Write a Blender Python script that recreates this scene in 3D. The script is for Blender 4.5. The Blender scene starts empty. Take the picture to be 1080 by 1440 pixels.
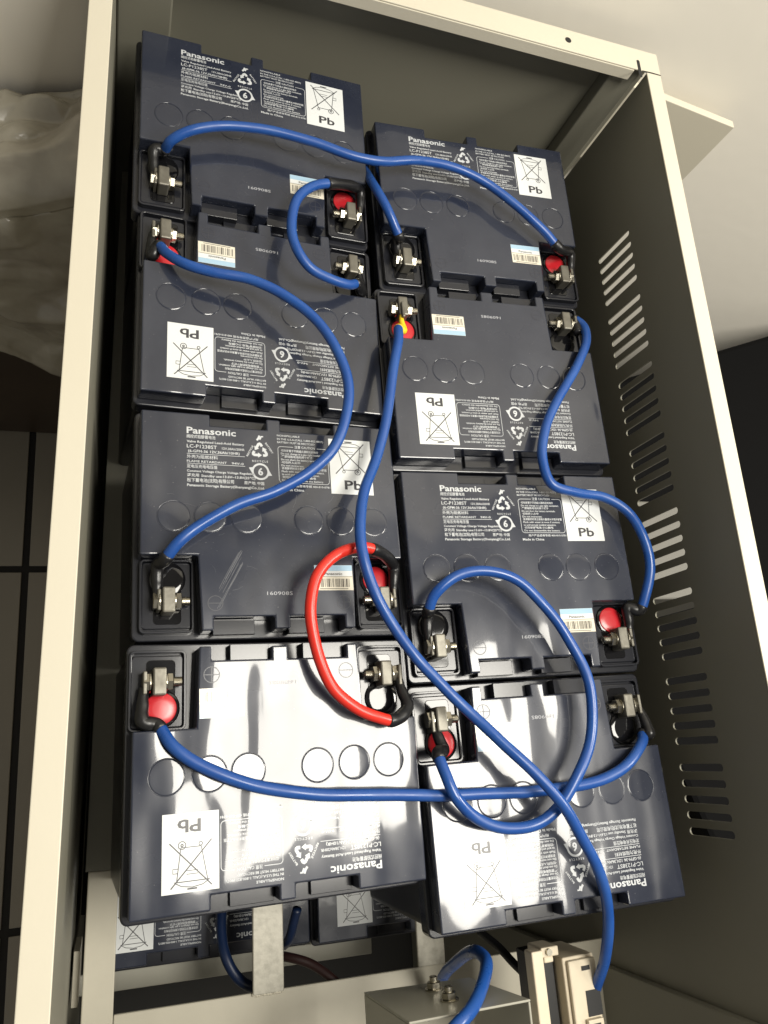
import bpy, bmesh, math, random
from mathutils import Vector, Matrix, noise
S = 0.001                       # all numbers below are millimetres
scene = bpy.context.scene
COL = scene.collection
random.seed(7)

# ------------------------------------------------------------------ camera
cam_d = bpy.data.cameras.new('camera')
cam = bpy.data.objects.new('camera', cam_d); COL.objects.link(cam)
cam_d.sensor_fit = 'AUTO'; cam_d.sensor_width = 36.0; cam_d.lens = 36.0*1089.1/1440
cam_d.clip_start = 0.01; cam_d.clip_end = 50
r0 = (0.94388654, -0.07695590, 0.32117907)
r1 = (0.02279138, -0.95497895, -0.29579680)
r2 = (0.32948256, 0.28651874, -0.89963785)
m = Matrix.Identity(4)
for i in range(3):
    m[i][0] = r0[i]; m[i][1] = -r1[i]; m[i][2] = -r2[i]
CAM_ROWS = (r0, r1, r2)
# rows of the world->camera rotation are the camera axes seen from the world
m = Matrix(((0.94388654, -0.02279138, -0.32948256, 0),
            (-0.07695590, 0.95497895, -0.28651874, 0),
            (0.32117907, 0.29579680, 0.89963785, 542.56*S),
            (0, 0, 0, 1)))
cam.matrix_world = m
scene.camera = cam

# ------------------------------------------------------------------ light
world = bpy.data.worlds.new('World'); scene.world = world; world.use_nodes = True
bg = world.node_tree.nodes['Background']
bg.inputs['Color'].default_value = (1.0, 0.95, 0.86, 1); bg.inputs['Strength'].default_value = 0.235
ld = bpy.data.lights.new('panel_and_fill_light', 'AREA')
ld.shape = 'RECTANGLE'; ld.size = 0.62; ld.size_y = 0.60; ld.energy = 30; ld.color = (1.0, 0.955, 0.86)
lo = bpy.data.objects.new('panel_and_fill_light', ld); COL.objects.link(lo)
lo.location = (0.66, -0.02, 1.50)
ld_fill = ld.copy(); ld_fill.energy = 52
lo_fill = bpy.data.objects.new('panel_and_fill_light', ld_fill); COL.objects.link(lo_fill); lo_fill.location = (2.1, -0.02, 1.50)  # added fill light to brighten the wall, not a known ceiling panel
scene.view_settings.view_transform = 'Standard'; scene.view_settings.look = 'None'
scene.view_settings.exposure = 0; scene.view_settings.gamma = 1
scene.render.engine = 'CYCLES'

# ------------------------------------------------------------------ helpers
def obj(name, bm, mat, parent=None, smooth=False, bevel=0, seg=2, angle=35):
    me = bpy.data.meshes.new(name)
    bmesh.ops.recalc_face_normals(bm, faces=bm.faces[:])
    for v in bm.verts: v.co *= S
    bm.to_mesh(me); bm.free()
    o = bpy.data.objects.new(name, me); COL.objects.link(o)
    if mat: me.materials.append(mat)
    if smooth:
        for p in me.polygons: p.use_smooth = True
    if bevel:
        b = o.modifiers.new('bevel', 'BEVEL'); b.width = bevel*S; b.segments = seg
        b.limit_method = 'ANGLE'; b.angle_limit = math.radians(angle)
    if parent: o.parent = parent
    return o
def root(name, loc=(0, 0, 0), M=None):
    o = bpy.data.objects.new(name, None); COL.objects.link(o)
    o.empty_display_size = 0.02
    if M is not None: o.matrix_world = M
    else: o.location = Vector(loc)*S
    return o
def tag(o, label=None, cat=None, group=None, kind=None):
    for k, v in (('label', label), ('category', cat), ('group', group), ('kind', kind)):
        if v: o[k] = v
    return o
def box(bm, x0, x1, y0, y1, z0, z1):
    r = bmesh.ops.create_cube(bm, size=1)
    for v in r['verts']:
        v.co = Vector(((x0+x1)/2+v.co.x*(x1-x0), (y0+y1)/2+v.co.y*(y1-y0), (z0+z1)/2+v.co.z*(z1-z0)))
    return r['verts']
def bx(*a):
    bm = bmesh.new(); box(bm, *a); return bm
def prism(bm, pts, z0, z1):
    b = [bm.verts.new((p[0], p[1], z0)) for p in pts]
    t = [bm.verts.new((p[0], p[1], z1)) for p in pts]
    n = len(pts)
    bm.faces.new(b[::-1]); bm.faces.new(t)
    for i in range(n): bm.faces.new((b[i], b[(i+1) % n], t[(i+1) % n], t[i]))
def rrect(x0, x1, y0, y1, r, n=5):
    out = []
    for cx, cy, a in ((x1-r, y1-r, 0), (x0+r, y1-r, 90), (x0+r, y0+r, 180), (x1-r, y0+r, 270)):
        for i in range(n+1):
            t = math.radians(a+90*i/n); out.append((cx+r*math.cos(t), cy+r*math.sin(t)))
    return out
def circ(cx, cy, r, n=32):
    return [(cx+r*math.cos(2*math.pi*i/n), cy+r*math.sin(2*math.pi*i/n)) for i in range(n)]
def lathe(bm, prof, cx=0, cy=0, n=40, M=None):
    rings = []
    for r, z in prof:
        ring = []
        for i in range(n):
            a = 2*math.pi*i/n
            v = Vector((cx+r*math.cos(a), cy+r*math.sin(a), z)) if M is None else M @ Vector((r*math.cos(a), r*math.sin(a), z))
            ring.append(bm.verts.new(v))
        rings.append(ring)
    for a, b in zip(rings, rings[1:]):
        for i in range(n): bm.faces.new((a[i], a[(i+1) % n], b[(i+1) % n], b[i]))
    bm.faces.new(rings[0][::-1]); bm.faces.new(rings[-1])
def spline(pts, sub=10):
    P = [Vector(p) for p in pts]; P = [P[0]*2-P[1]]+P+[P[-1]*2-P[-2]]
    out = []
    for i in range(1, len(P)-2):
        a, b, c, d = P[i-1:i+3]
        # centripetal Catmull-Rom
        t0 = 0; t1 = t0+max((b-a).length, 1e-4)**.5; t2 = t1+max((c-b).length, 1e-4)**.5; t3 = t2+max((d-c).length, 1e-4)**.5
        for k in range(sub):
            t = t1+(t2-t1)*k/sub
            A1 = a*((t1-t)/(t1-t0))+b*((t-t0)/(t1-t0)); A2 = b*((t2-t)/(t2-t1))+c*((t-t1)/(t2-t1)); A3 = c*((t3-t)/(t3-t2))+d*((t-t2)/(t3-t2))
            B1 = A1*((t2-t)/(t2-t0))+A2*((t-t0)/(t2-t0)); B2 = A2*((t3-t)/(t3-t1))+A3*((t-t1)/(t3-t1))
            out.append(B1*((t2-t)/(t2-t1))+B2*((t-t1)/(t2-t1)))
    out.append(P[-2]); return out
def tube(bm, pts, rad, n=14, cap=True):
    if not hasattr(rad, '__len__'): rad = [rad]*len(pts)
    up = Vector((0, 0, 1)); rings = []
    for i, p in enumerate(pts):
        t = (pts[min(i+1, len(pts)-1)]-pts[max(i-1, 0)]).normalized()
        if i == 0:
            s = t.cross(up)
            if s.length < .05: s = t.cross(Vector((1, 0, 0)))
        else: s = s-t*s.dot(t)
        s.normalize(); u = s.cross(t)
        rings.append([bm.verts.new(p+(s*math.cos(a)+u*math.sin(a))*rad[i]) for a in [2*math.pi*k/n for k in range(n)]])
    for a, b in zip(rings, rings[1:]):
        for k in range(n): bm.faces.new((a[k], a[(k+1) % n], b[(k+1) % n], b[k]))
    if cap: bm.faces.new(rings[0][::-1]); bm.faces.new(rings[-1])
def strip(bm, pts, w, z, closed=False):
    """flat printed line"""
    P = [Vector((p[0], p[1])) for p in pts]; n = len(P); L = []; R = []
    for i in range(n):
        a = P[i-1] if (i or closed) else P[i]; b = P[(i+1) % n] if (i < n-1 or closed) else P[i]
        if not closed: a = P[max(i-1, 0)]; b = P[min(i+1, n-1)]
        d = (b-a); d.normalize(); q = Vector((-d.y, d.x))*w/2
        L.append(bm.verts.new((P[i].x+q.x, P[i].y+q.y, z))); R.append(bm.verts.new((P[i].x-q.x, P[i].y-q.y, z)))
    for i in range(n if closed else n-1):
        j = (i+1) % n; bm.faces.new((R[i], R[j], L[j], L[i]))
def poly(bm, pts, z): bm.faces.new([bm.verts.new((p[0], p[1], z)) for p in pts])
def text(bm, s, x, y, h, z, w=None, bold=0.0, M=None):
    """printed text, x,y = left baseline, h = cap height in mm, w = forced width"""
    c = bpy.data.curves.new('t', 'FONT'); c.body = s; c.size = 1; c.offset = bold; c.resolution_u = 2
    o = bpy.data.objects.new('t', c); COL.objects.link(o)
    dg = bpy.context.evaluated_depsgraph_get(); me = bpy.data.meshes.new_from_object(o.evaluated_get(dg))
    k = h/0.70
    if len(me.vertices):
        x0 = min(v.co.x for v in me.vertices); x1 = max(v.co.x for v in me.vertices)
        kx = k if w is None else w/(x1-x0)
        vs = []
        for v in me.vertices:
            p = Vector((x+(v.co.x-x0)*kx, y+v.co.y*k, z))
            vs.append(bm.verts.new(M @ p if M else p))
        for p in me.polygons:
            try: bm.faces.new([vs[i] for i in p.vertices])
            except ValueError: pass
    bpy.data.objects.remove(o); bpy.data.curves.remove(c); bpy.data.meshes.remove(me)

# ------------------------------------------------------------------ materials
def mat(name, col, rough=.5, metal=0.0, spec=.5, coat=0.0, bump=None, var=None, rvar=None, coat_rough=.05, specks=None):
    """var=(scale, amount, second colour); bump=(scale, mm, stretch); rvar=(scale, lo, hi)"""
    M = bpy.data.materials.new(name); M.use_nodes = True; nt = M.node_tree; N = nt.nodes; L = nt.links
    b = N['Principled BSDF']
    b.inputs['Base Color'].default_value = (*col, 1); b.inputs['Roughness'].default_value = rough
    b.inputs['Metallic'].default_value = metal; b.inputs['Specular IOR Level'].default_value = spec
    b.inputs['Coat Weight'].default_value = coat; b.inputs['Coat Roughness'].default_value = coat_rough
    tc = N.new('ShaderNodeTexCoord'); oi = N.new('ShaderNodeObjectInfo')
    add = N.new('ShaderNodeVectorMath'); add.operation = 'ADD'
    sc = N.new('ShaderNodeVectorMath'); sc.operation = 'SCALE'; sc.inputs['Scale'].default_value = 3.7
    cx = N.new('ShaderNodeCombineXYZ')
    for i in range(3): L.new(oi.outputs['Random'], cx.inputs[i])
    L.new(cx.outputs[0], sc.inputs[0]); L.new(tc.outputs['Object'], add.inputs[0]); L.new(sc.outputs[0], add.inputs[1])
    def nz(scale, detail=3, stretch=(1, 1, 1), rough_=.55):
        mp = N.new('ShaderNodeMapping'); mp.inputs['Scale'].default_value = stretch
        L.new(add.outputs[0], mp.inputs[0]); n = N.new('ShaderNodeTexNoise'); n.inputs['Scale'].default_value = scale
        n.inputs['Detail'].default_value = detail; n.inputs['Roughness'].default_value = rough_
        L.new(mp.outputs[0], n.inputs['Vector']); return n.outputs['Fac']
    def ramp(src, lo, hi, a=0.0, c=1.0):
        r = N.new('ShaderNodeMapRange'); r.inputs['From Min'].default_value = lo; r.inputs['From Max'].default_value = hi
        r.inputs['To Min'].default_value = a; r.inputs['To Max'].default_value = c; L.new(src, r.inputs['Value']); return r.outputs[0]
    if var:
        mx = N.new('ShaderNodeMix'); mx.data_type = 'RGBA'; mx.inputs[6].default_value = (*col, 1); mx.inputs[7].default_value = (*var[2], 1)
        L.new(ramp(nz(var[0], 5), .42, .72, 0, var[1]), mx.inputs[0]); L.new(mx.outputs[2], b.inputs['Base Color'])
    if specks:
        m2 = N.new('ShaderNodeMix'); m2.data_type = 'RGBA'; m2.inputs[7].default_value = (*specks, 1)
        L.new(mx.outputs[2], m2.inputs[6]); L.new(ramp(nz(700, 1), .765, .79, 0, .7), m2.inputs[0]); L.new(m2.outputs[2], b.inputs['Base Color'])
    if rvar: L.new(ramp(nz(rvar[0], 5), .35, .68, rvar[1], rvar[2]), b.inputs['Roughness'])
    if bump:
        last = None
        for sc_, mm, st in bump:
            bp = N.new('ShaderNodeBump'); bp.inputs['Strength'].default_value = 1; bp.inputs['Distance'].default_value = mm*S
            L.new(nz(sc_, 0 if sc_ < 100 else 2, st), bp.inputs['Height'])
            if last: L.new(last, bp.inputs['Normal'])
            last = bp.outputs[0]
        L.new(last, b.inputs['Normal'])
        if coat: L.new(last, b.inputs['Coat Normal'])
    return M
U = (1, 1, 1)
M_LID = mat('navy_black_plastic', (.019, .023, .038), .23, spec=.36, coat=.72, coat_rough=.05, bump=[(9, 2.8, (1, .6, 1)), (26, 1.9, (1.7, .45, 1)), (60, .22, (1.4, .6, 1))],
            var=(14, .8, (.036, .041, .058)), rvar=(9, .15, .36), specks=(.16, .16, .17))
M_CAP = mat('cap_plastic', (.021, .023, .033), .09, bump=[(26, .8, U)])
M_CASE = mat('black_case_plastic', (.012, .012, .014), .28, bump=[(25, .2, U)])
M_LEDGE = mat('black_lid_base_plastic', (.017, .018, .023), .17, bump=[(20, .25, U)])
M_EPOXY = mat('black_epoxy', (.006, .006, .007), .07, bump=[(60, .35, U)])
M_REDX = mat('red_epoxy', (.52, .018, .026), .25, bump=[(60, .3, U)])
M_PRINT = mat('white_ink', (.56, .58, .60), .22, var=(60, .6, (.36, .38, .41)))
M_MOULD = mat('stamped_grey_ink', (.42, .43, .46), .5)
M_GROOVE = mat('moulded_mark_plastic', (.035, .037, .048), .3)
M_LABEL = mat('white_label', (.68, .70, .70), .2, var=(20, .4, (.62, .64, .64)))
M_BINK = mat('barcode_ink', (.10, .09, .08), .12, bump=[(10, 1.5, U)])
M_RAIL = mat('cream_rail_shaded', (.46, .43, .345), .45, bump=[(900, .02, U)], var=(14, .7, (.37, .345, .275)))  # cream paint again, with the shade on the rails put into the colour
M_INK = mat('black_ink', (.045, .045, .05), .3)
M_STICK = mat('cream_sticker', (.70, .66, .55), .13, bump=[(10, 1.5, U)])
M_STBLUE = mat('sticker_blue', (.36, .52, .65), .13)
M_LEAD = mat('dull_tinned_terminal', (.20, .19, .16), .45, metal=.6, var=(90, .8, (.12, .11, .09)), bump=[(120, .25, U)])
M_ZINC = mat('plated_steel', (.50, .47, .39), .27, metal=1, var=(120, .4, (.42, .38, .30)))
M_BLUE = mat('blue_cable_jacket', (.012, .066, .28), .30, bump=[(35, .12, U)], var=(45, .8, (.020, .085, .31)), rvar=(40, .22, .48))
M_DBLUE = mat('dark_blue_jacket_shaded', (.004, .014, .05), .4)  # dark blue, darkened further to paint in the shade below the shelf
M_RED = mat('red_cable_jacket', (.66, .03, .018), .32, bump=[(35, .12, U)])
M_DRED = mat('dark_maroon_jacket_shaded', (.02, .006, .005), .5)  # maroon deepened so the colour carries the shade down there
M_SHR = mat('black_heat_shrink', (.010, .010, .011), .33, bump=[(160, .25, (1, 1, 1))])
M_YEL = mat('yellow_ferrule', (.85, .58, .02), .35)
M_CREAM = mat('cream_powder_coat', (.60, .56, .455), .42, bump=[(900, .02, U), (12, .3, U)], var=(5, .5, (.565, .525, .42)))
M_CREAM2 = mat('cream_coat_shaded', (.205, .197, .155), .5, bump=[(900, .02, U), (9, .4, U)], var=(4, .6, (.17, .163, .128)))  # same cream paint as the rims, interior shade darkened into the colour
M_BAR = mat('speckled_zinc_bar', (.42, .40, .335), .4, metal=.15, var=(160, .9, (.30, .285, .235)), bump=[(300, .08, U)])
M_BRKT = mat('grey_cream_bracket_coat', (.33, .32, .265), .4, var=(20, .5, (.28, .27, .22)))
M_DIM = mat('shade_darkened_panel', (.018, .017, .014), .7)  # near-black colour stands in for the shade low in the cabinet
M_DARK = mat('dark_bolt_hole', (.01, .01, .01), .6)
M_BRK = mat('ivory_breaker_plastic', (.66, .58, .44), .45, var=(60, .5, (.56, .49, .37)))
M_BLKP = mat('black_plastic', (.012, .012, .012), .4)
# ------------------------------------------------------------------ background setting
FLOOR_Z = -720
def tile_material():
    M = bpy.data.materials.new('floor_tiles'); M.use_nodes = True; nt = M.node_tree; N = nt.nodes; L = nt.links
    b = N['Principled BSDF']; b.inputs['Roughness'].default_value = .35
    tc = N.new('ShaderNodeTexCoord'); n = N.new('ShaderNodeTexNoise'); n.inputs['Scale'].default_value = 6; n.inputs['Detail'].default_value = 6
    L.new(tc.outputs['Object'], n.inputs['Vector'])
    r = N.new('ShaderNodeMix'); r.data_type = 'RGBA'; r.inputs[6].default_value = (.23, .21, .17, 1); r.inputs[7].default_value = (.31, .285, .235, 1)
    L.new(n.outputs['Fac'], r.inputs[0]); L.new(r.outputs[2], b.inputs['Base Color'])
    return M
M_TILE = tile_material()
M_GROUT = mat('dark_grout', (.012, .011, .010), .8)
fl = obj('floor', bx(-3000, 3000, -3000, 640, FLOOR_Z-30, FLOOR_Z-3), M_GROUT); tag(fl, kind='structure')
bm = bmesh.new()
for i in range(-5, 6):
    for j in range(-6, 2):
        x0 = -125+5+i*500; y0 = 297+5+j*500
        y1 = min(y0+490, 639)
        box(bm, x0, x0+490, y0, y1, FLOOR_Z-3, FLOOR_Z)
ft = obj('floor_tiles', bm, M_TILE, fl, bevel=1)
M_WALL = mat('painted_wall', (.82, .78, .69), .7, bump=[(60, .15, U)], var=(3, .5, (.79, .75, .66)))
wl = obj('wall', bx(-3000, 3500, 650, 760, FLOOR_Z-20, 2600), M_WALL); tag(wl, 'plain warm white painted wall behind the battery cabinet', 'wall', kind='structure')

# ------------------------------------------------------------------ cabinet
PHI = -0.022
cab = root('battery_cabinet', M=Matrix.Rotation(PHI, 4, 'Z') @ Matrix.Translation((220*S, 200*S, FLOOR_Z*S)))
tag(cab, 'open cream sheet metal cabinet with slotted side panel holding the batteries', 'cabinet')
OX, OY, OZ = -220, -200, -FLOOR_Z
def cobj(name, bm, mat_, parent=cab, **k):
    bmesh.ops.translate(bm, verts=bm.verts[:], vec=(OX, OY, OZ))
    return obj(name, bm, mat_, parent, **k)
RZ = 80
cobj('side_rim', bx(-37, -21, -420, 606.8, RZ-1.5, RZ), M_CREAM, bevel=.6)
cobj('side_rim', bx(460, 476, -420, 606.8, RZ-1.5, RZ), M_CREAM, bevel=.6)
bm = bmesh.new(); box(bm, -37, 476, 607.2, 633, RZ-1.5, RZ); box(bm, -20.5, 447, 606.5, 608, RZ-13, RZ-1.6)
br = cobj('back_rim', bm, M_CREAM, bevel=.5)
bm = bmesh.new(); lathe(bm, [(3.2, 0), (3.2, .15)], 375, 620, 20); bmesh.ops.translate(bm, verts=bm.verts[:], vec=(0, 0, RZ+.05))
h_ = cobj('screw_hole', bm, M_DARK)
bm = bmesh.new(); poly(bm, rrect(450, 453.5, 598, 619, 1.5), RZ+.12); cobj('corner_slot', bm, M_DARK)
bm = bmesh.new(); poly(bm, [(455, 606), (476.2, 606.6), (476.2, 607.6), (466, 607.9), (455, 607.4)], RZ+.12); cobj('corner_seam', bm, M_DARK)
# outer + inner skins
cobj('side_panel', bx(-37, -35.8, -420, 631, FLOOR_Z+4, RZ-1.6), M_CREAM)
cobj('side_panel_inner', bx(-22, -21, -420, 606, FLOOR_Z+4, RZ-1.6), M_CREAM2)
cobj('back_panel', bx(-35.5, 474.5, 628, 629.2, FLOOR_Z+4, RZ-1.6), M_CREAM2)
for x0, x1 in ((-20.6, 24), (431, 459.6)):
    cobj('corner_post', bx(x0, x1, 612, 627.8, FLOOR_Z+6, RZ-1.7), M_CREAM2, bevel=1.5)
# slotted right panel : 2D curve with holes
def slotted(x0, x1, y0, y1, slots, th):
    c = bpy.data.curves.new('c', 'CURVE'); c.dimensions = '2D'; c.fill_mode = 'BOTH'; c.extrude = th/2
    def add(pts):
        s = c.splines.new('POLY'); s.points.add(len(pts)-1); s.use_cyclic_u = True
        for p, q in zip(s.points, pts): p.co = (q[0], q[1], 0, 1)
    add([(x0, y0), (x1, y0), (x1, y1), (x0, y1)])
    for s in slots: add(s)
    o = bpy.data.objects.new('c', c); COL.objects.link(o)
    me = bpy.data.meshes.new_from_object(o.evaluated_get(bpy.context.evaluated_depsgraph_get()))
    bm = bmesh.new(); bm.from_mesh(me); bpy.data.objects.remove(o); bpy.data.curves.remove(c); bpy.data.meshes.remove(me)
    return bm
slots = []
for g in range(8):
    for k in range(5):
        y = 471.5-71.37*g-12.5*k
        slots.append(rrect(y-3, y+3, -33.5, 18, 2.9, 6))
bm = slotted(-420, 606, FLOOR_Z+4, RZ-1.6, slots, 1.4)
for v in bm.verts: v.co = Vector((460.8+v.co.z, v.co.x, v.co.y))
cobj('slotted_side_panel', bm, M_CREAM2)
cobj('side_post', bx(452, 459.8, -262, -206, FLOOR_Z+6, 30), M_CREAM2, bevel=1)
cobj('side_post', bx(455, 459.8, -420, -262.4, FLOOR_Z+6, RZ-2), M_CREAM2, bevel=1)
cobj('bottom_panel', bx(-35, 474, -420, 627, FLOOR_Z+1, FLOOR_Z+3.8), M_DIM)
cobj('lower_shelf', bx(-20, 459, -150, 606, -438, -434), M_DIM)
cobj('upper_shelf', bx(-13, 440, -80, 604, -184.5, -181), M_CREAM2)
# shelf tongues and front rails
for x0, x1, y0 in ((-11, 12.5, -300), (121, 147, -186.5), (267, 293, -184.6)):
    cobj('shelf_bar', bx(x0, x1, y0, -80.3, -184, -180.5), M_RAIL if x0 < 0 else M_BAR, bevel=1)
bm = bmesh.new(); box(bm, 12.8, 459, -260, -184.9, -187, -183.4); cobj('front_rail', bm, M_RAIL, bevel=1)
cobj('lower_front_rail', bx(-18, 262, -196, -179, -304, -300), M_BRKT, bevel=1)
cobj('hanging_strip', bx(-19, -14, -180, -140, -260, -200), M_CREAM, bevel=.6)
bm = bmesh.new()
for k in range(26): # weld bead
    bmesh.ops.create_icosphere(bm, subdivisions=1, radius=1.6+random.random()*.8, matrix=Matrix.Translation((122+k*.95+random.uniform(-.3, .3), -186+random.uniform(-.5, .5), -182.6)))
cobj('weld_bead', bm, M_CREAM, smooth=True)
# mounting ear on the back right corner, flush with the wall
bm = bmesh.new(); prism(bm, [(478, 28), (626, 11), (626, -75), (478, -75)], -2, 7)
for v in bm.verts: v.co = Vector((v.co.x, 644-v.co.z, v.co.y+10))
ear = cobj('mounting_ear', bm, M_CREAM, bevel=.8)
bm = bmesh.new(); lathe(bm, [(4, 0), (4, .3)], 0, 0, 20, Matrix.Translation((545, 636.8, 6)) @ Matrix.Rotation(math.pi/2, 4, 'X'))
cobj('ear_hole', bm, M_DARK, ear)

# ------------------------------------------------------------------ battery
H = 178
def X(u): return u-98
def Y(v): return 82-v
def uv(pts): return [(X(a), Y(b)) for a, b in pts]
def make_battery():
    r = root('lead_acid_battery')
    # lid: plateau with terminal corners and grip recesses cut out
    P = [(0, 0), (49.5, 0), (49.5, 9), (92.5, 9), (92.5, 0), (103.5, 0), (103.5, 9), (147, 9), (147, 0), (196, 0),
         (196, 110), (156, 110), (154, 163), (146, 163), (146, 153.5), (104.5, 153.5), (104.5, 162.5), (93, 162.5), (93, 153.5),
         (49.8, 153.5), (49.8, 163), (41.5, 163), (39.5, 109.5), (0, 109.5)]
    bm = bmesh.new(); prism(bm, uv(P)[::-1], H-17, H)
    lid = obj('lid', bm, M_LID, r, bevel=1.3, seg=3)
    for u0, u1, v0, v1, zt in ((50.2, 80, 153.9, 165, H-8), (104.9, 132, 153.9, 165, H-8), (50, 79, -1.5, 8.6, H-13.5), (104, 133, -1.5, 8.6, H-13.5)):
        obj('grip_ledge', bx(X(u0), X(u1), Y(v1), Y(v0), H-17, zt), M_LEDGE, lid, bevel=.35)
    bm = bmesh.new(); prism(bm, rrect(X(-3.5), X(199.5), Y(167), Y(-5), 5), H-32, H-17.2)
    obj('lid_base', bm, M_LEDGE, r, bevel=1.2, seg=3)
    bm = bmesh.new(); prism(bm, rrect(X(-1), X(197), Y(165), Y(-.5), 5), 0, H-32.2)
    obj('case', bm, M_CASE, r, bevel=1)
    for u in (22.7, 48.3, 74.8, 122.3, 147.6, 174.6):
        bm = bmesh.new(); lathe(bm, [(11.8, -.3), (11.75, .02), (11.6, .16), (11.45, .16), (11.35, .03), (11.2, .03), (11.05, .17), (10.4, .22), (7, .30), (3, .34), (.5, .35)], X(u), Y(81), 48)
        bmesh.ops.translate(bm, verts=bm.verts[:], vec=(0, 0, H)); obj('vent_cap', bm, M_LID, lid, smooth=True)
    for side in (0, 1):
        s = (lambda u: u) if side == 0 else (lambda u: 196-u+ (0 if side == 0 else 3.0))
        # tray around the terminal
        a, b = sorted((s(2.5), s(36.3)))
        out = rrect(X(a), X(b), Y(159), Y(111.5), 2.5)
        bm = bmesh.new(); prism(bm, out, H-17, H-14.2)
        tray = obj('terminal_tray', bm, M_LEDGE, r, bevel=.9, seg=3)
        a, b = sorted((s(1), s(38))); bm = bmesh.new()
        strip(bm, rrect(X(a)+.8, X(b)-.8, Y(161.5), Y(110.6), 3), 1.8, 0, True)
        # raised wall around the tray
        ext = bmesh.ops.extrude_face_region(bm, geom=bm.faces[:])
        bmesh.ops.translate(bm, verts=[v for v in ext['geom'] if isinstance(v, bmesh.types.BMVert)], vec=(0, 0, 5))
        bmesh.ops.translate(bm, verts=bm.verts[:], vec=(0, 0, H-17)); obj('tray_wall', bm, M_LEDGE, r, bevel=.4)
        cu = s(20 if side == 0 else 21.5)
        bm = bmesh.new()
        prism(bm, rrect(X(cu)-9.5, X(cu)+9.5, Y(156), Y(128), 3), H-14.4, H-13.6); obj('epoxy_fill', bm, M_EPOXY, tray, bevel=.4)
        bm = bmesh.new(); lathe(bm, [(12.6, H-14.3), (12.6, H-13.3), (12, H-12.9), (8, H-12.7), (3, H-12.6)], X(cu), Y(124), 32)
        obj('epoxy_ring' if side else 'epoxy_disc', bm, M_EPOXY, tray, smooth=True)
        if side:
            bm = bmesh.new(); lathe(bm, [(10.4, H-12.8), (10.4, H-12.2), (9.8, H-11.9), (5, H-11.7), (2, H-11.6)], X(cu), Y(124), 32)
            obj('red_epoxy_disc', bm, M_REDX, tray, smooth=True)
        # post, lug plate, bolt
        sg = 1 if side == 0 else -1; px = X(s(18.5)); zc = H-7.5; vc = 141
        bm = bmesh.new(); box(bm, *sorted((px-sg*3.2, px+sg*5.4)), Y(vc+9), Y(vc-9), H-14, H+.5)
        post = obj('terminal_post', bm, M_LEAD, r, bevel=1.2, seg=2)
        R = Matrix.Translation((px, Y(vc), zc)) @ Matrix.Rotation(sg*math.pi/2, 4, 'Y')
        bm = bmesh.new()
        lathe(bm, [(3, -4), (3, 15.6), (2.4, 16.4)], n=16, M=R)
        for k in range(12): lathe(bm, [(2.9, 9.3+k*.55), (3.2, 9.55+k*.55), (2.9, 9.8+k*.55)], n=14, M=R)
        lathe(bm, [(5.6, -9), (6.1, -8.6), (6.1, -5.2)], n=6, M=R); lathe(bm, [(7, -5), (7, -4.2)], n=24, M=R); obj('bolt', bm, M_ZINC, post)
        bm = bmesh.new(); lathe(bm, [(6.2, 5.5), (6.2, 6.3)], n=24, M=R); lathe(bm, [(5.6, 6.4), (5.9, 6.8), (5.9, 9.8), (5.4, 10.2)], n=6, M=R)
        obj('nut', bm, M_ZINC, post)
        # pole mark
        mu = 51 if side == 0 else 146; bm = bmesh.new(); strip(bm, circ(X(mu), Y(144), 5.2, 28), .55, H+.12, True)
        strip(bm, [(X(mu)-4.8, Y(144)), (X(mu)+4.8, Y(144))], .6, H+.12)
        if side: strip(bm, [(X(mu), Y(139.2)), (X(mu), Y(148.8))], .6, H+.14)
        obj('plus_mark' if side else 'minus_mark', bm, M_GROOVE, lid)
    z = H+.14; bm = bmesh.new()
    text(bm, '160908S', X(88), Y(138.4), 2.6, z, 19); obj('date_stamp', bm, M_MOULD, lid)
    # print
    bm = bmesh.new()
    T = lambda s_, u, v, h, w=None, b=0.0: text(bm, s_, X(u), Y(v), h, z, w, b)
    T('Panasonic', 32.3, 16.4, 5.0, 36.4, .022)
    T('阀控式铅酸蓄电池', 32.3, 20.0, 2.15, 21, .01)
    T('Valve Regulated Lead-Acid Battery', 32.3, 23.7, 1.75, 42.5, .018)
    T('LC-P1238ST', 32.3, 27.9, 2.7, 22, .01); T('12V,38Ah/20HR', 58, 27.9, 1.8, 17, .012)
    T('(6-GFM-36 12V,36Ah/10HR)', 33.2, 31.4, 2.0, 38, .02)
    strip(bm, [(X(32.3), Y(32.6)), (X(75), Y(32.6))], .35, z)
    T('外壳为阻燃材料', 32.3, 36.0, 2.1, 22.5, .01)
    T('FLAME RETARDANT', 32.3, 39.3, 1.7, 29, .012); T('94V-0', 65, 39.3, 1.7, 9, .012)
    strip(bm, [(X(32.3), Y(40.3)), (X(75), Y(40.3))], .35, z)
    T('定电压充电电压值', 32.3, 43.6, 2.1, 22, .01)
    T('Constant Voltage Charge Voltage Regulation', 32.3, 46.9, 1.7, 50, .018)
    T('浮充用', 32.3, 50.4, 2.0, 8.6, .01); T('Standby use:13.6V~13.8V(25℃)', 42.5, 50.4, 1.8, 40, .018)
    T('松下蓄电池(沈阳)有限公司', 32.3, 54.4, 2.3, 34, .012); T('原产地: 中国', 74, 54.4, 2.0, 15, .01)
    T('Panasonic Storage Battery(Shenyang)Co.,Ltd.', 32.3, 58.0, 1.9, 57, .02)
    T('NONSPILLABLE', 100.5, 13.8, 1.5, 18, .015); T('IN THE U.S.A CALL 1-800-555-0123', 100.5, 16.7, 1.5, 37, .015) if 0 else T('IN THE U.S.A.(CALL 1-800-822-8837)', 100.5, 16.7, 1.5, 37, .015)
    T('BATTERY MUST BE RECYCLED', 100.5, 19.4, 1.5, 30, .015)
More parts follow.
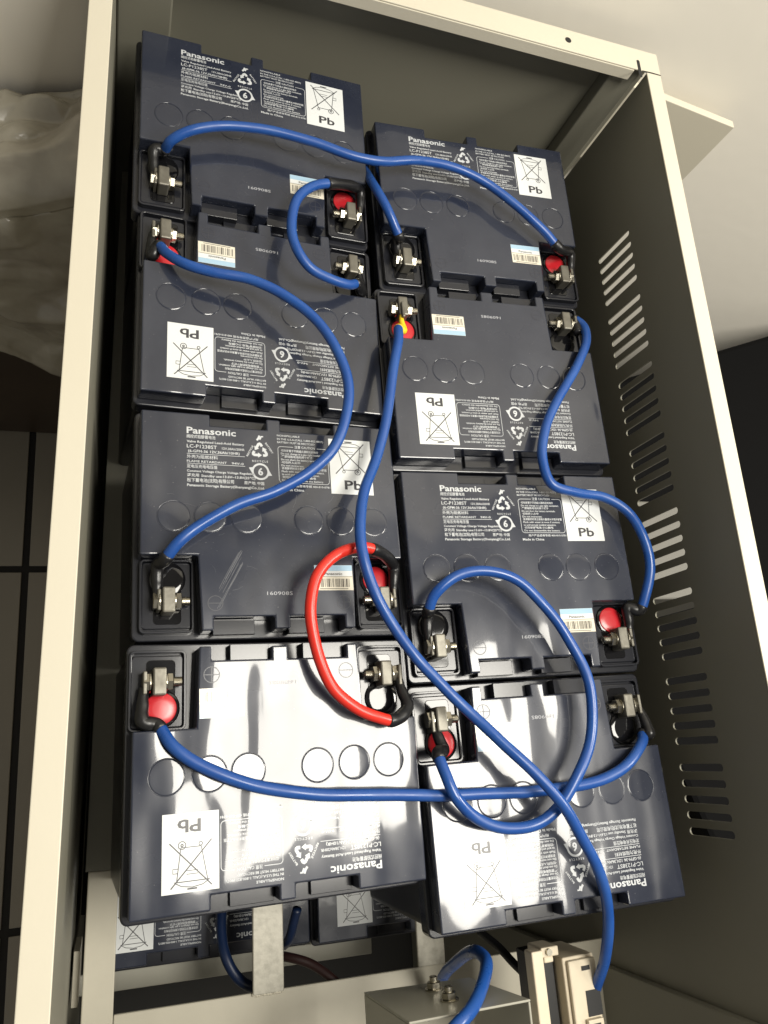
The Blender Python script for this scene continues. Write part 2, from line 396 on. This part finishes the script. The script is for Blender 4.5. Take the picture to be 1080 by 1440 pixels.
    T('注意 CAUTION', 114, 22.9, 1.9, 16.5, .01)
    strip(bm, [(X(113), Y(22.2)), (X(103.5), Y(22.2))]+[(X(100.8)+ (103-100.8)*(1-math.sin(a)), Y(22.2)-2.2*(1-math.cos(a))) for a in [math.pi/2*k/4 for k in range(1, 5)]] +
          [(X(100.8), Y(49))]+[(X(100.8)+2.4*(1-math.cos(a)), Y(49)-2.6*math.sin(a)) for a in [math.pi/2*k/4 for k in range(1, 5)]] +
          [(X(138.4), Y(51.6))]+[(X(138.4)+2.3*math.sin(a), Y(51.6)+2.6*(1-math.cos(a))) for a in [math.pi/2*k/4 for k in range(1, 5)]] +
          [(X(140.7), Y(24.5))]+[(X(140.7)-2.3*(1-math.cos(a)), Y(24.5)+2.3*math.sin(a)) for a in [math.pi/2*k/4 for k in range(1, 5)]]+[(X(132), Y(22.2))], .4, z)
    W_ = [('·切勿放置于密闭或火源附近的地方', 30), ('Do not charge in a gas tight container.', 35), ('·严禁短路电池的两个端子', 25), ('Do not short the battery terminals.', 31),
          ('·切勿投入火中', 15), ('Do not incinerate.', 18), ('·溅到酸液时须立即用大量清水冲洗并就医', 36), ('Flush with water at once if contact.', 34), ('to acid and get medical attention.', 30), ('·切勿拆解电池 小心触电', 27), ('Do not disassemble the battery.', 33)]
    for i, (t_, w_) in enumerate(W_): T(t_, 103, 26.2+i*2.42, 1.5, w_, .016)
    T('本产品使用寿命见说明书 008-00-0000', 106, 54.7, 1.5, 35, .015) if 0 else T('用户产品咨询专线 400-810-0781', 106, 54.7, 1.5, 35, .015)
    T('Made in China', 100.4, 58.2, 1.9, 19.5, .018)
    # recycling triangle
    cx_, cy_ = X(86.6), Y(27)
    V3 = [Vector((cx_+6.9*math.cos(math.radians(90+120*k)), cy_+6.9*math.sin(math.radians(90+120*k)))) for k in range(3)]
    for k in range(3):
        p, q, o_ = V3[k], V3[(k+1) % 3], V3[(k+2) % 3]; d = (q-p).normalized(); e = (o_-p).normalized()
        w_ = Vector((-d.y, d.x)); ln = (q-p).length
        strip(bm, [p+e*ln*.30-d*.0, p+e*ln*.13, p+(d+e)*ln*.045, p+d*ln*.13, p+d*ln*.38], 2.1, z+.002*k)
        h0 = p+d*ln*.38; poly(bm, [h0-w_*2.1, h0+w_*2.1, h0+d*3.0], z+.01+.002*k)
    text(bm, 'R E C Y C L E', cx_-6, cy_-9.2, 1.5, z, 12, .015)
    for s_, ang, ox, oy in (('RECYCLE', 62, -9.3, -5.2), ('BATTERY', -58, 4.2, 6.6)):
        text(bm, s_, 0, 0, 1.4, z, 10, .02, Matrix.Translation((cx_+ox, cy_+oy, 0)) @ Matrix.Rotation(math.radians(ang), 4, 'Z'))
    # small flame-like mark over the triangle
    strip(bm, [(cx_-2, cy_+8.6), (cx_-.6, cy_+10.5), (cx_+.2, cy_+12.6)], 1.6, z); strip(bm, [(cx_+.3, cy_+9.3), (cx_+1.6, cy_+12), (cx_+3, cy_+11.8)], 1.1, z+.01)
    # circled 6
    cy2 = Y(43.8); strip(bm, circ(cx_, cy2, 6.0, 36), 1.5, z, True)
    text(bm, '6', cx_-1.9, cy2-2.8, 5.6, z, 3.9, .03)
    poly(bm, [(cx_-8.8, cy2+2.8), (cx_-6.4, cy2-1.6), (cx_-4.8, cy2+3.4)], z+.01); poly(bm, [(cx_+8.8, cy2-2.8), (cx_+6.4, cy2+1.6), (cx_+4.8, cy2-3.4)], z+.01)
    obj('printed_text', bm, M_PRINT, lid)
    # Pb label with crossed bin
    bm = bmesh.new(); prism(bm, [(X(141.9), Y(58.7)), (X(177), Y(58.7)), (X(177), Y(12.6)), (X(141.9), Y(12.6))], H+.02, H+.22); lb = obj('metal_content_label', bm, M_LABEL, lid)
    z = H+.30; bm = bmesh.new(); B = lambda *p: [(X(a), Y(b)) for a, b in p]
    strip(bm, B((146.5, 15.5), (172.5, 41.5)), .75, z); strip(bm, B((171.5, 15.5), (146.5, 42)), .75, z+.01)
    strip(bm, B((149, 18.8), (153, 38.5)), .5, z+.02); strip(bm, B((168, 18.8), (165.5, 38.5)), .5, z+.02)
    strip(bm, B((153, 38.5), (165.5, 38.5)), .5, z+.03); strip(bm, B((147.8, 18.9), (169.4, 18.9)), .55, z+.03)
    strip(bm, B((148.5, 18.5), (152, 16.4), (158.5, 15.4), (165, 16.4), (168.8, 18.5)), .5, z+.02)
    strip(bm, B((155.5, 14.6), (161.5, 14.6)), .9, z+.02); strip(bm, circ(X(164.8), Y(39.8), 2.3, 20), .5, z+.04, True); strip(bm, circ(X(164.8), Y(39.8), .7, 12), .6, z+.04, True)
    strip(bm, circ(X(153.3), Y(40), 1.1, 14), .5, z+.04, True); strip(bm, B((167.5, 24), (170.3, 24), (170.3, 26.6), (167.2, 26.6)), .45, z+.02)
    strip(bm, B((155, 23), (162, 23)), .4, z+.02); strip(bm, B((155, 25), (162, 25)), .4, z+.02)
    text(bm, 'Pb', X(153.2), Y(54.6), 7.4, z, 14.6, .022)
    obj('crossed_bin_symbol', bm, M_INK, lb)
    # barcode sticker
    z = H+.02; bm = bmesh.new(); prism(bm, uv([(124.2, 116), (154, 115.8), (154.2, 135), (124.3, 135)])[::-1], z, z+.16); st = obj('barcode_sticker', bm, M_STICK, lid)
    bm = bmesh.new(); poly(bm, uv([(124.3, 116.1), (153.9, 115.9), (153.9, 120.2), (124.3, 120.4)]), z+.2); obj('sticker_band', bm, M_STBLUE, st)
    bm = bmesh.new(); poly(bm, uv([(124.3, 120.5), (153.9, 120.3), (153.9, 124.2), (124.3, 124.4)]), z+.2); obj('sticker_stripe', bm, M_LABEL, st)
    bm = bmesh.new(); text(bm, 'Panasonic', X(132), Y(123.4), 2.0, z+.26, 14, .02); strip(bm, uv([(124.6, 124.8), (153.8, 124.7)]), .3, z+.26)
    rr = random.Random(5); u = 126.0
    while u < 152:
        w = rr.choice((.35, .35, .6, .9)); 
        poly(bm, uv([(u, 126.2), (u+w, 126.2), (u+w, 132.6), (u, 132.6)]), z+.26); u += w+rr.choice((.4, .4, .7, 1.1))
    strip(bm, uv([(128, 133.9), (150, 133.9)]), .5, z+.26)
    obj('barcode', bm, M_BINK, st)
    return r
def copy_tree(o, parent=None):
    c = o.copy(); COL.objects.link(c)
    if parent: c.parent = parent
    for ch in KIDS[o]: copy_tree(ch, c)
    return c
BATTERIES = [
 ('B1', 110.8, 510.2, 3.2, -0.00573, 0.02941, 0.03675, 0),
 ('B2r', 114.8, 346.1, -8.5, -0.00827, 0.03148, 0.07005, 1),
 ('B3', 115.3, 165.3, -3.7, 0.00244, -0.01226, 0.05081, 0),
 ('B4r', 112.0, -8.8, 3.3, -0.00631, 0.01475, 0.04725, 1),
 ('B5', 319.7, 473.6, 0.0, 0.01374, 0.02813, -0.02936, 0),
 ('B6r', 313.7, 301.9, 2.2, 0.00465, 0.00068, -0.03809, 1),
 ('B7', 315.3, 127.3, 0.5, -0.00116, -0.01451, -0.04745, 0),
 ('B8r', 313.1, -44.3, 3.0, 0.00063, -0.02156, -0.04230, 1),
]

def rv(w):
    v = Vector(w); a = v.length
    return Matrix.Rotation(a, 4, v) if a > 1e-9 else Matrix.Identity(4)
def bmat(tx, ty, tz, th, ax, ay, flip):
    B = rv((0, 0, th)) @ rv((ax, ay, 0))
    if flip: B = B @ Matrix.Rotation(math.pi, 4, 'Z')
    return Matrix.Translation((tx*S, ty*S, tz*S)) @ B @ Matrix.Translation((0, 0, -H*S))
LAB = {
 'B1': 'farthest battery of the left column, beside the left rim corner, writing upright',
 'B2r': 'second battery from the back in the left column, writing upside down',
 'B3': 'scratched battery third from the back in the left column, writing upright',
 'B4r': 'front battery of the left column, lid washed out by lamp glare',
 'B5': 'farthest battery of the right column, beside the back corner of the slotted panel, writing upright',
 'B6r': 'second battery from the back in the right column, yellow ferrule on its pole',
 'B7': 'third battery from the back in the right column, writing upright',
 'B8r': 'front battery of the right column, crossed by the blue cables and nearest the breakers',
}
proto = make_battery(); KIDS = {}
for o in list(COL.objects): KIDS[o] = list(o.children)
BM = {}
for i, b in enumerate(BATTERIES):
    o = proto if i == 0 else copy_tree(proto)
    o.matrix_world = bmat(*b[1:]); BM[b[0]] = o.matrix_world.copy()
    tag(o, LAB[b[0]], 'battery', 'batteries on the upper shelf')
for (x, y, z, l) in ((87, -88.5, -253, 'lower battery under the front left battery, between two cream bars'),
                     (291, -95, -253, 'lower battery in deep shade right of the middle cream bar, dim label')):
    o = copy_tree(proto); o.matrix_world = bmat(x, y, z, -.02, 0.0, 0.0, 1); tag(o, l, 'battery', 'batteries on the lower shelf')

M_SCR = mat('scuffed_plastic', (.075, .08, .095), .45)
b3 = [o for o in COL.objects if o.get('label', '').startswith('scratched')][0]
def lid_of(t): return [c for c in t.children if c.name.startswith('lid') and 'base' not in c.name][0]
random.seed(11)
bm = bmesh.new()
for k in range(16):
    u = 70+random.gauss(0, 1.6); v0 = 108+random.uniform(-3, 8); L_ = random.uniform(12, 32)
    strip(bm, [(X(u), Y(v0)), (X(u-L_*.28+random.uniform(-.5, .5)), Y(v0+L_*.5)), (X(u-L_*.55), Y(v0+L_))], random.uniform(.12, .4), H+.06+.002*k)
obj('scuff_mark', bm, M_SCR, lid_of(b3))
for k in range(22):
    u = random.uniform(4, 190); v0 = random.uniform(62, 135); a_ = random.uniform(0, 3.1); L_ = random.uniform(3, 12)
    if u < 50 and v0 > 90 or u > 145 and v0 > 90: continue
    bm = bmesh.new(); strip(bm, [(X(u), Y(v0)), (X(u)+L_*.5*math.cos(a_), Y(v0)+L_*.5*math.sin(a_)), (X(u)+L_*math.cos(a_+.15), Y(v0)+L_*math.sin(a_+.15))], random.uniform(.08, .22), H+.1+.002*k)
    obj('scratch', bm, M_SCR, lid_of(b3))
# ------------------------------------------------------------------ cables
CABLES = {
 'c1': [(31.8, 477.7, 2.0), (36.6, 478.0, 14.0), (52.6, 485.0, 22.0), (80.9, 493.9, 24.0), (116.2, 496.9, 24.0), (152.7, 494.1, 24.0), (190.1, 486.6, 24.0), (216.1, 486.8, 24.0), (251.3, 496.6, 22.0), (287.2, 497.9, 20.0), (322.8, 486.2, 18.0), (350.6, 468.5, 17.0), (375.8, 449.2, 14.0), (393.6, 436.0, 9.0)],
 'c2': [(173.0, 465.0, 12.0), (152.0, 453.1, 18.0), (136.8, 434.3, 22.0), (131.1, 412.6, 22.0), (133.0, 389.3, 22.0), (145.0, 373.8, 18.0), (164.1, 368.5, 12.0), (181.8, 370.7, 4.0), (192.9, 378.1, -4.0)],
 'c3': [(220.6, 561.0, -60.0), (213.6, 513.2, -20.0), (211.8, 478.2, 5.0), (217.5, 453.5, 12.0), (226.2, 437.4, 8.0), (234.3, 428.3, 0.0)],
 'c4': [(28.1, 388.9, -2.0), (34.2, 378.5, 5.0), (47.5, 366.7, 12.0), (68.8, 360.9, 14.0), (96.0, 357.0, 16.0), (123.3, 344.7, 18.0), (145.0, 327.0, 20.0), (160.4, 302.4, 22.0), (168.4, 274.4, 24.0), (166.4, 244.2, 24.0), (155.1, 215.2, 22.0), (135.4, 195.3, 20.0), (111.5, 181.3, 18.0), (80.5, 168.6, 18.0), (56.1, 154.1, 16.0), (41.9, 142.3, 14.0), (33.1, 132.2, 6.0)],
 'c5': [(224.7, 335.6, 2.0), (220.6, 321.1, 8.0), (211.4, 289.5, 14.0), (203.3, 251.3, 14.0), (191.5, 214.4, 14.0), (176.8, 182.2, 22.0), (168.8, 152.0, 30.0), (168.6, 124.9, 33.0), (177.9, 100.1, 28.0), (193.3, 75.1, 24.0), (207.7, 54.4, 24.0), (223.2, 38.0, 22.0), (243.2, 18.0, 22.0), (260.2, -2.0, 28.0), (281.9, -25.8, 34.0), (301.0, -49.2, 34.0), (317.8, -74.6, 28.0), (334.2, -101.7, 18.0), (347.3, -133.0, 0.0), (351.8, -165.4, -20.0), (351.0, -183.4, -34.0), (352.7, -193.5, -44.0), (360.3, -202.8, -62.0)],
 'c6': [(405.2, 367.5, -2.0), (409.1, 358.5, 4.0), (403.3, 337.0, 12.0), (388.2, 309.4, 14.0), (361.7, 275.1, 16.0), (345.4, 247.3, 16.0), (337.3, 217.8, 16.0), (342.0, 196.0, 16.0), (364.7, 188.6, 16.0), (392.1, 185.1, 16.0), (412.9, 171.1, 18.0), (421.5, 150.0, 20.0), (424.4, 125.9, 18.0), (419.9, 103.0, 12.0), (414.7, 90.5, 6.0)],
 'c7': [(185.5, 137.7, 14.0), (169.9, 138.7, 20.0), (149.5, 131.2, 24.0), (135.6, 116.3, 26.0), (130.0, 96.2, 26.0), (131.0, 76.8, 24.0), (135.5, 57.6, 22.0), (145.5, 38.4, 18.0), (160.5, 25.3, 16.0), (176.1, 18.7, 14.0), (190.0, 16.1, 10.0)],
 'c8': [(225.9, 93.0, 6.0), (229.0, 104.4, 14.0), (244.1, 116.6, 20.0), (267.4, 120.5, 22.0), (292.8, 113.2, 24.0), (314.7, 93.5, 24.0), (332.2, 65.6, 24.0), (343.3, 38.2, 24.0), (343.6, 11.8, 24.0), (336.0, -13.3, 24.0), (322.2, -33.1, 25.0), (304.8, -52.4, 22.0), (284.3, -62.3, 20.0), (261.8, -62.3, 20.0), (241.0, -53.3, 20.0), (225.3, -37.8, 23.0), (220.5, -21.2, 20.0), (220.8, -9.3, 12.0)],
 'c9': [(29.3, 23.1, 4.0), (39.8, 8.9, 12.0), (59.4, -5.7, 14.0), (86.2, -17.9, 14.0), (123.3, -26.5, 14.0), (167.1, -32.3, 14.0), (208.5, -36.1, 13.0), (251.6, -39.2, 13.0), (285.6, -40.4, 13.0), (320.6, -40.5, 14.0), (352.0, -37.3, 14.0), (376.0, -28.0, 14.0), (395.2, -13.6, 8.0), (402.4, -6.8, 2.0)],
 'c10': [(264.6, -227.2, -175.0), (268.4, -208.1, -160.0), (268.5, -187.6, -135.0), (265.9, -167.6, -95.0), (265.3, -154.2, -60.0), (264.3, -156.3, -40.0), (251.9, -163.8, -20.0), (233.4, -171.2, 0.0), (215.3, -177.8, 10.0), (201.1, -190.6, 5.0)],
 'c11': [(99.8, -128.0, -235.0), (97.6, -146.1, -225.0), (100.2, -164.1, -215.0), (109.5, -180.8, -210.0), (120.6, -188.4, -205.0), (137.6, -191.7, -215.0)],
 'c12': [(142.0, -174.2, -235.0), (154.0, -172.6, -215.0), (173.7, -179.7, -205.0), (189.6, -191.6, -195.0), (200.1, -205.2, -190.0), (218.3, -220.5, -190.0)],
 'c13': [(160.8, -132.6, -200.0), (156.6, -157.2, -215.0), (154.2, -166.5, -230.0)],
 'c14': [(316.0, -165.5, -160.0), (322.4, -174.1, -140.0), (327.4, -186.1, -120.0), (334.0, -195.5, -110.0)],
}

def bp(n, u, v, w):
    p = BM[n] @ (Vector((u-98, 82-v, w+H))*S); return Vector(p)/S
NEG = [(12.5, 116, -3), (12, 128, -6), (13.5, 141, -8)]
POS = [(189.5, 116, -3), (190, 128, -6), (188.5, 141, -8)]
def cable(name, key, label, cat, m_, start=None, end=None, rad=4.1, n1=('black_heat_shrink'), group=None, sk=1.15, ferrule=None):
    path = [Vector(p) for p in CABLES[key]]
    A = [bp(start[0], *q) for q in start[1]][::-1] if start else []
    Z = [bp(end[0], *q) for q in end[1]] if end else []
    base = path[0]
    r = root(name, loc=base)
    def T(bm): bmesh.ops.translate(bm, verts=bm.verts[:], vec=-base); return bm
    full = spline(A+path+Z, 10)
    full = [p+Vector((noise.noise(p*.03), noise.noise(p*.03+Vector((9, 2, 4))), 0))*.9 for p in full]
    ia = len(A)*10; iz = len(full)-1-len(Z)*10
    bm = bmesh.new(); tube(bm, full[ia:iz+1], rad, 16); obj('cable_jacket', T(bm), m_, r, smooth=True)
    def shrink(pts, m2, nm):
        bm = bmesh.new(); n = len(pts); rr_ = [rad*(1.16 if k < n*.45 else 1.16-.42*(k-n*.45)/(n*.55)) for k in range(n)]
        rr_ = [q*(1+.03*math.sin(k*.9)) for k, q in enumerate(rr_)]
        tube(bm, pts, rr_, 14); s_ = obj(nm, T(bm), m2, r, smooth=True); return s_
    def lug(q, nq):
        # flat crimp eye squeezed against the terminal post
        bm = bmesh.new(); M = BM[q[0]]; u, v, w = q[1][-1]
        box(bm, -1.3, 1.3, -7, 8, -7, 6)
        R = M.to_3x3().to_4x4(); R.translation = bp(q[0], u, v, w); bmesh.ops.transform(bm, matrix=R, verts=bm.verts[:])
        obj('cable_lug', T(bm), M_LEAD, r, bevel=.8)
    if A:
        if ferrule:
            ps = full[4:ia+2][::-1]; bm = bmesh.new(); tube(bm, ps, [rad*1.08*(1-.62*k/(len(ps)-1)) for k in range(len(ps))], 14)
            obj('ferrule', T(bm), m_ if 0 else M_YEL, r, smooth=True)
        else: shrink(full[2:ia+4][::-1], M_SHR, 'heat_shrink')
        lug(start, 0)
    if Z:
        shrink(full[iz-4:-2], M_SHR, 'heat_shrink'); lug(end, 0)
    return tag(r, label, cat, group)
G = 'blue battery link cables'
cable('battery_cable', 'c1', 'long blue cable arching across the two farthest batteries', 'cable', M_BLUE, ('B1', NEG), ('B5', POS), group=G)
cable('battery_cable', 'c2', 'short blue cable bent like a letter C between the two farthest left batteries', 'cable', M_BLUE, ('B1', POS), ('B2r', NEG), group=G)
cable('battery_cable', 'c3', 'short blue cable rising from the gap between the columns to the far right battery', 'cable', M_BLUE, None, ('B5', NEG), group=G)
cable('battery_cable', 'c4', 'blue cable making a wide D shaped arc over the middle left batteries', 'cable', M_BLUE, ('B2r', POS), ('B3', NEG), group=G)
cable('battery_cable', 'c5', 'longest blue cable, running from the yellow ferrule diagonally down to the breaker', 'cable', M_BLUE, ('B6r', [(182, 116, 1), (182, 126, -1), (181, 136, -2)]), None, group=G, ferrule=1)
cable('battery_cable', 'c6', 'wavy blue cable along the right edge beside the slotted panel', 'cable', M_BLUE, ('B6r', [(8, 132, -3), (8.5, 136, -5), (9, 141, -7)]), ('B7', POS), group=G)
cable('battery_cable', 'c7', 'red cable bowed between the two front left batteries', 'cable', M_RED, ('B3', POS), ('B4r', [(7, 116, 3), (7.5, 128, -3), (8.5, 140, -7)]))
cable('battery_cable', 'c8', 'blue cable coiled in a big open loop over the two front right batteries', 'cable', M_BLUE, ('B7', NEG), ('B8r', [(181, 119, 0), (183, 130, -4), (186, 140, -7)]), group=G)
cable('battery_cable', 'c9', 'blue cable sagging across the width of both front batteries', 'cable', M_BLUE, ('B4r', POS), ('B8r', [(7, 118, 0), (6, 130, -4), (9, 142, -7)]), group=G)
cable('battery_cable', 'c10', 'blue cable curving over the small folded bracket at the bottom', 'cable', M_BLUE, rad=4.6, group='cables below the upper shelf')
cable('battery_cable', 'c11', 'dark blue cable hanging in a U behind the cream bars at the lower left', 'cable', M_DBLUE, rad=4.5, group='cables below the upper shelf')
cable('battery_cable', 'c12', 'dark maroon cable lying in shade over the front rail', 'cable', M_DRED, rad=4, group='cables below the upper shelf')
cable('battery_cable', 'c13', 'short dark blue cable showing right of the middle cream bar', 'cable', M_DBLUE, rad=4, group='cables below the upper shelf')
cable('battery_cable', 'c14', 'black cable dropping to the left breaker', 'cable', M_SHR, rad=3.5, group='cables below the upper shelf')

# ------------------------------------------------------------------ bracket
r = root('folded_bracket', (188, -173, -86))
tag(r, 'small grey cream folded metal bracket with two nuts under the right battery', 'bracket')
bm = bmesh.new()
vs = [(-6, 0, 6), (74, 0, 19), (87, 0, 89), (0, 0, 85)]
def slab(bm, a, t):   # quad a extruded by vector t
    f = [bm.verts.new(p) for p in a]; g = [bm.verts.new(Vector(p)+Vector(t)) for p in a]
    bm.faces.new(f); bm.faces.new(g[::-1])
    for i in range(4): bm.faces.new((f[i], f[(i+1) % 4], g[(i+1) % 4], g[i]))
slab(bm, vs, (0, -1.6, 0)); slab(bm, [(0, -1.7, 84.8), (0, -70, 84.8), (-6, -70, 6), (-6, -1.7, 6)], (1.6, 0, 0)); slab(bm, [(85.4, -1.7, 88.5), (85.4, -70, 88.5), (74, -70, 19), (74, -1.7, 19)], (1.6, 0, 0))
obj('channel', bm, M_BRKT, r, bevel=.5)
for zz in (32, 60):
    R = Matrix.Translation((39.5, .1, zz)) @ Matrix.Rotation(-math.pi/2, 4, 'X'); bm = bmesh.new()
    lathe(bm, [(6.6, 0), (6.6, 1)], n=24, M=R); lathe(bm, [(5, 1.1), (5.2, 1.4), (5.2, 5), (4.6, 5.4)], n=6, M=R); lathe(bm, [(2.9, 5), (2.9, 8.5), (2.4, 9)], n=16, M=R)
    obj('nut', bm, M_ZINC, r)

# ------------------------------------------------------------------ breakers
def breaker(loc, label, open_side):
    r = root('circuit_breaker', loc); tag(r, label, 'breaker')
    # origin: far left bottom corner; x 0..w, y 0..-80, z 0..70
    if not open_side:
        w = 27; bm = bmesh.new(); box(bm, 0, w, -80, 0, 16, 62)
        obj('body', bm, M_BRK, r, bevel=1.2)
        bm = bmesh.new(); box(bm, 2.5, w-1, -46, -2, 62.2, 66); obj('front_step', bm, M_BRK, r, bevel=1.2)
        obj('cable_opening', bx(14, w-.8, -40, -23, 66.1, 66.6), M_DARK, r)
        obj('screw_slot', bx(13, 20, -9.5, -6.5, 66.1, 66.5), M_DARK, r)
        obj('clip', bx(11, w-3, -49, -41, 66.2, 70), M_BRK, r, bevel=.6)
        obj('clip_window', bx(14.5, w-6, -47, -43.6, 70.1, 70.4), M_INK, r)
        obj('seam', bx(w/2+.8, w/2+1.4, -80.1, -50, 62.2, 62.6), M_INK, r)
    else:
        obj('side_shell', bx(0, 9.5, -80, 0, 52, 64), M_BRK, r, bevel=1)
        obj('inner_body', bx(9.3, 24, -80, -6, 20, 52), M_BLKP, r, bevel=1)
        bm = bmesh.new(); box(bm, 9.3, 24, -5.6, 1, 40, 62); box(bm, 12, 20, -10, -5.7, 54, 60); obj('top_piece', bm, M_BRK, r, bevel=1)
        R = Matrix.Translation((15, -2, 62)); bm = bmesh.new(); lathe(bm, [(2.4, 0), (2.4, 2.4)], n=14, M=R); obj('screw', bm, M_ZINC, r)
    return r
breaker((326, -164, -100), 'ivory breaker holding the end of the longest blue cable', False)
breaker((300, -156, -100), 'ivory breaker with a black open side, left of the one the cable enters', True)

# ------------------------------------------------------------------ things beside the cabinet
M_BAG = mat('grey_translucent_film', (.46, .43, .35), .22, spec=1.0, bump=[(60, 1.2, U)], var=(9, .9, (.22, .19, .145)))
M_BIN = mat('dark_brown_panel', (.06, .042, .028), .45, var=(5, .8, (.03, .02, .014)))
bn = obj('carton', bx(-430, -42, 520, 640, FLOOR_Z, -190), M_BIN, bevel=6); tag(bn, 'dark brown tall box on the tiles left of the cabinet, under the plastic bag', 'box')
bm = bmesh.new(); n1, n2 = 220, 150
g = []
for i in range(n1+1):
    row = []
    for j in range(n2+1):
        a = i/n1; b = j/n2
        # sheet draped over the box: runs from the back edge over the top and hangs in front
        s_ = b*420; x = -470+a*440
        if s_ < 120: y = 642-s_; z = -150+25*math.sin(b*math.pi)
        else: y = 518-8*math.sin(s_*.03); z = -152-(s_-120)*1.05
        if s_ >= 100 and s_ < 140: z -= (s_-100)*.1
        z += max(-45, min(25, (x+85)*.55))*(1 if s_ < 160 else max(0, 1-(s_-160)/60))
        n_ = Vector((x*.009, y*.012, z*.012))
        wv = noise.noise_vector(n_*.8)*1.6
        def tri(ax_, ay_, ph): 
            q = (x*ax_+s_*ay_+ph) % 2.0; return abs(q-1)
        d = tri(.016, .011, wv.x)*20+tri(-.012, .021, wv.y*1.3+1)*15+tri(.034, .006, wv.z*1.5)*8+tri(.02, -.045, wv.x*2)*5+noise.noise(n_*1.3+Vector((3, 1, 7)))*30
        hang = max(0, (s_-180)/120); z -= hang*40*noise.noise(Vector((x*.01, 5, 2)))
        k = 1 if s_ >= 120 else .2
        row.append(bm.verts.new((x+d*.15, min(y-d*.6*k, 645 if s_ < 120 else 516.5), z+d*(1 if s_ < 150 else .3))))
    g.append(row)
for i in range(n1):
    for j in range(n2): bm.faces.new((g[i][j], g[i+1][j], g[i+1][j+1], g[i][j+1]))
bg_ = obj('plastic_bag', bm, M_BAG, smooth=True); tag(bg_, 'crumpled grey plastic bag beyond the left rim against the wall', 'bag')
sd = bg_.modifiers.new('thickness', 'SOLIDIFY'); sd.thickness = .0006

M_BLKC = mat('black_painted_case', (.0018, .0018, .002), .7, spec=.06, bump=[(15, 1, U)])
o = root('equipment_case', (866, 541, FLOOR_Z)); o.rotation_euler[2] = math.radians(19)
tag(o, 'black equipment case standing right of the cabinet in the shade', 'case')
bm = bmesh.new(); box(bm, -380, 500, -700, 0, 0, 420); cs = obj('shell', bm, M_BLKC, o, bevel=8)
bm = bmesh.new(); random.seed(3)
for (x, y) in ((150, -130), (162, -122), (172, -136), (140, -240)):
    lathe(bm, [(3, 420.2), (2.4, 421.5), (1, 422)], x, y, 10)
obj('rivet', bm, M_ZINC, o)
o = obj('parts_box', bx(500, 610, 118, 222, FLOOR_Z+424, -95), mat('grey_carton', (.13, .125, .11), .6), bevel=2)
tag(o, 'pale box seen only through the slots of the right panel', 'box')
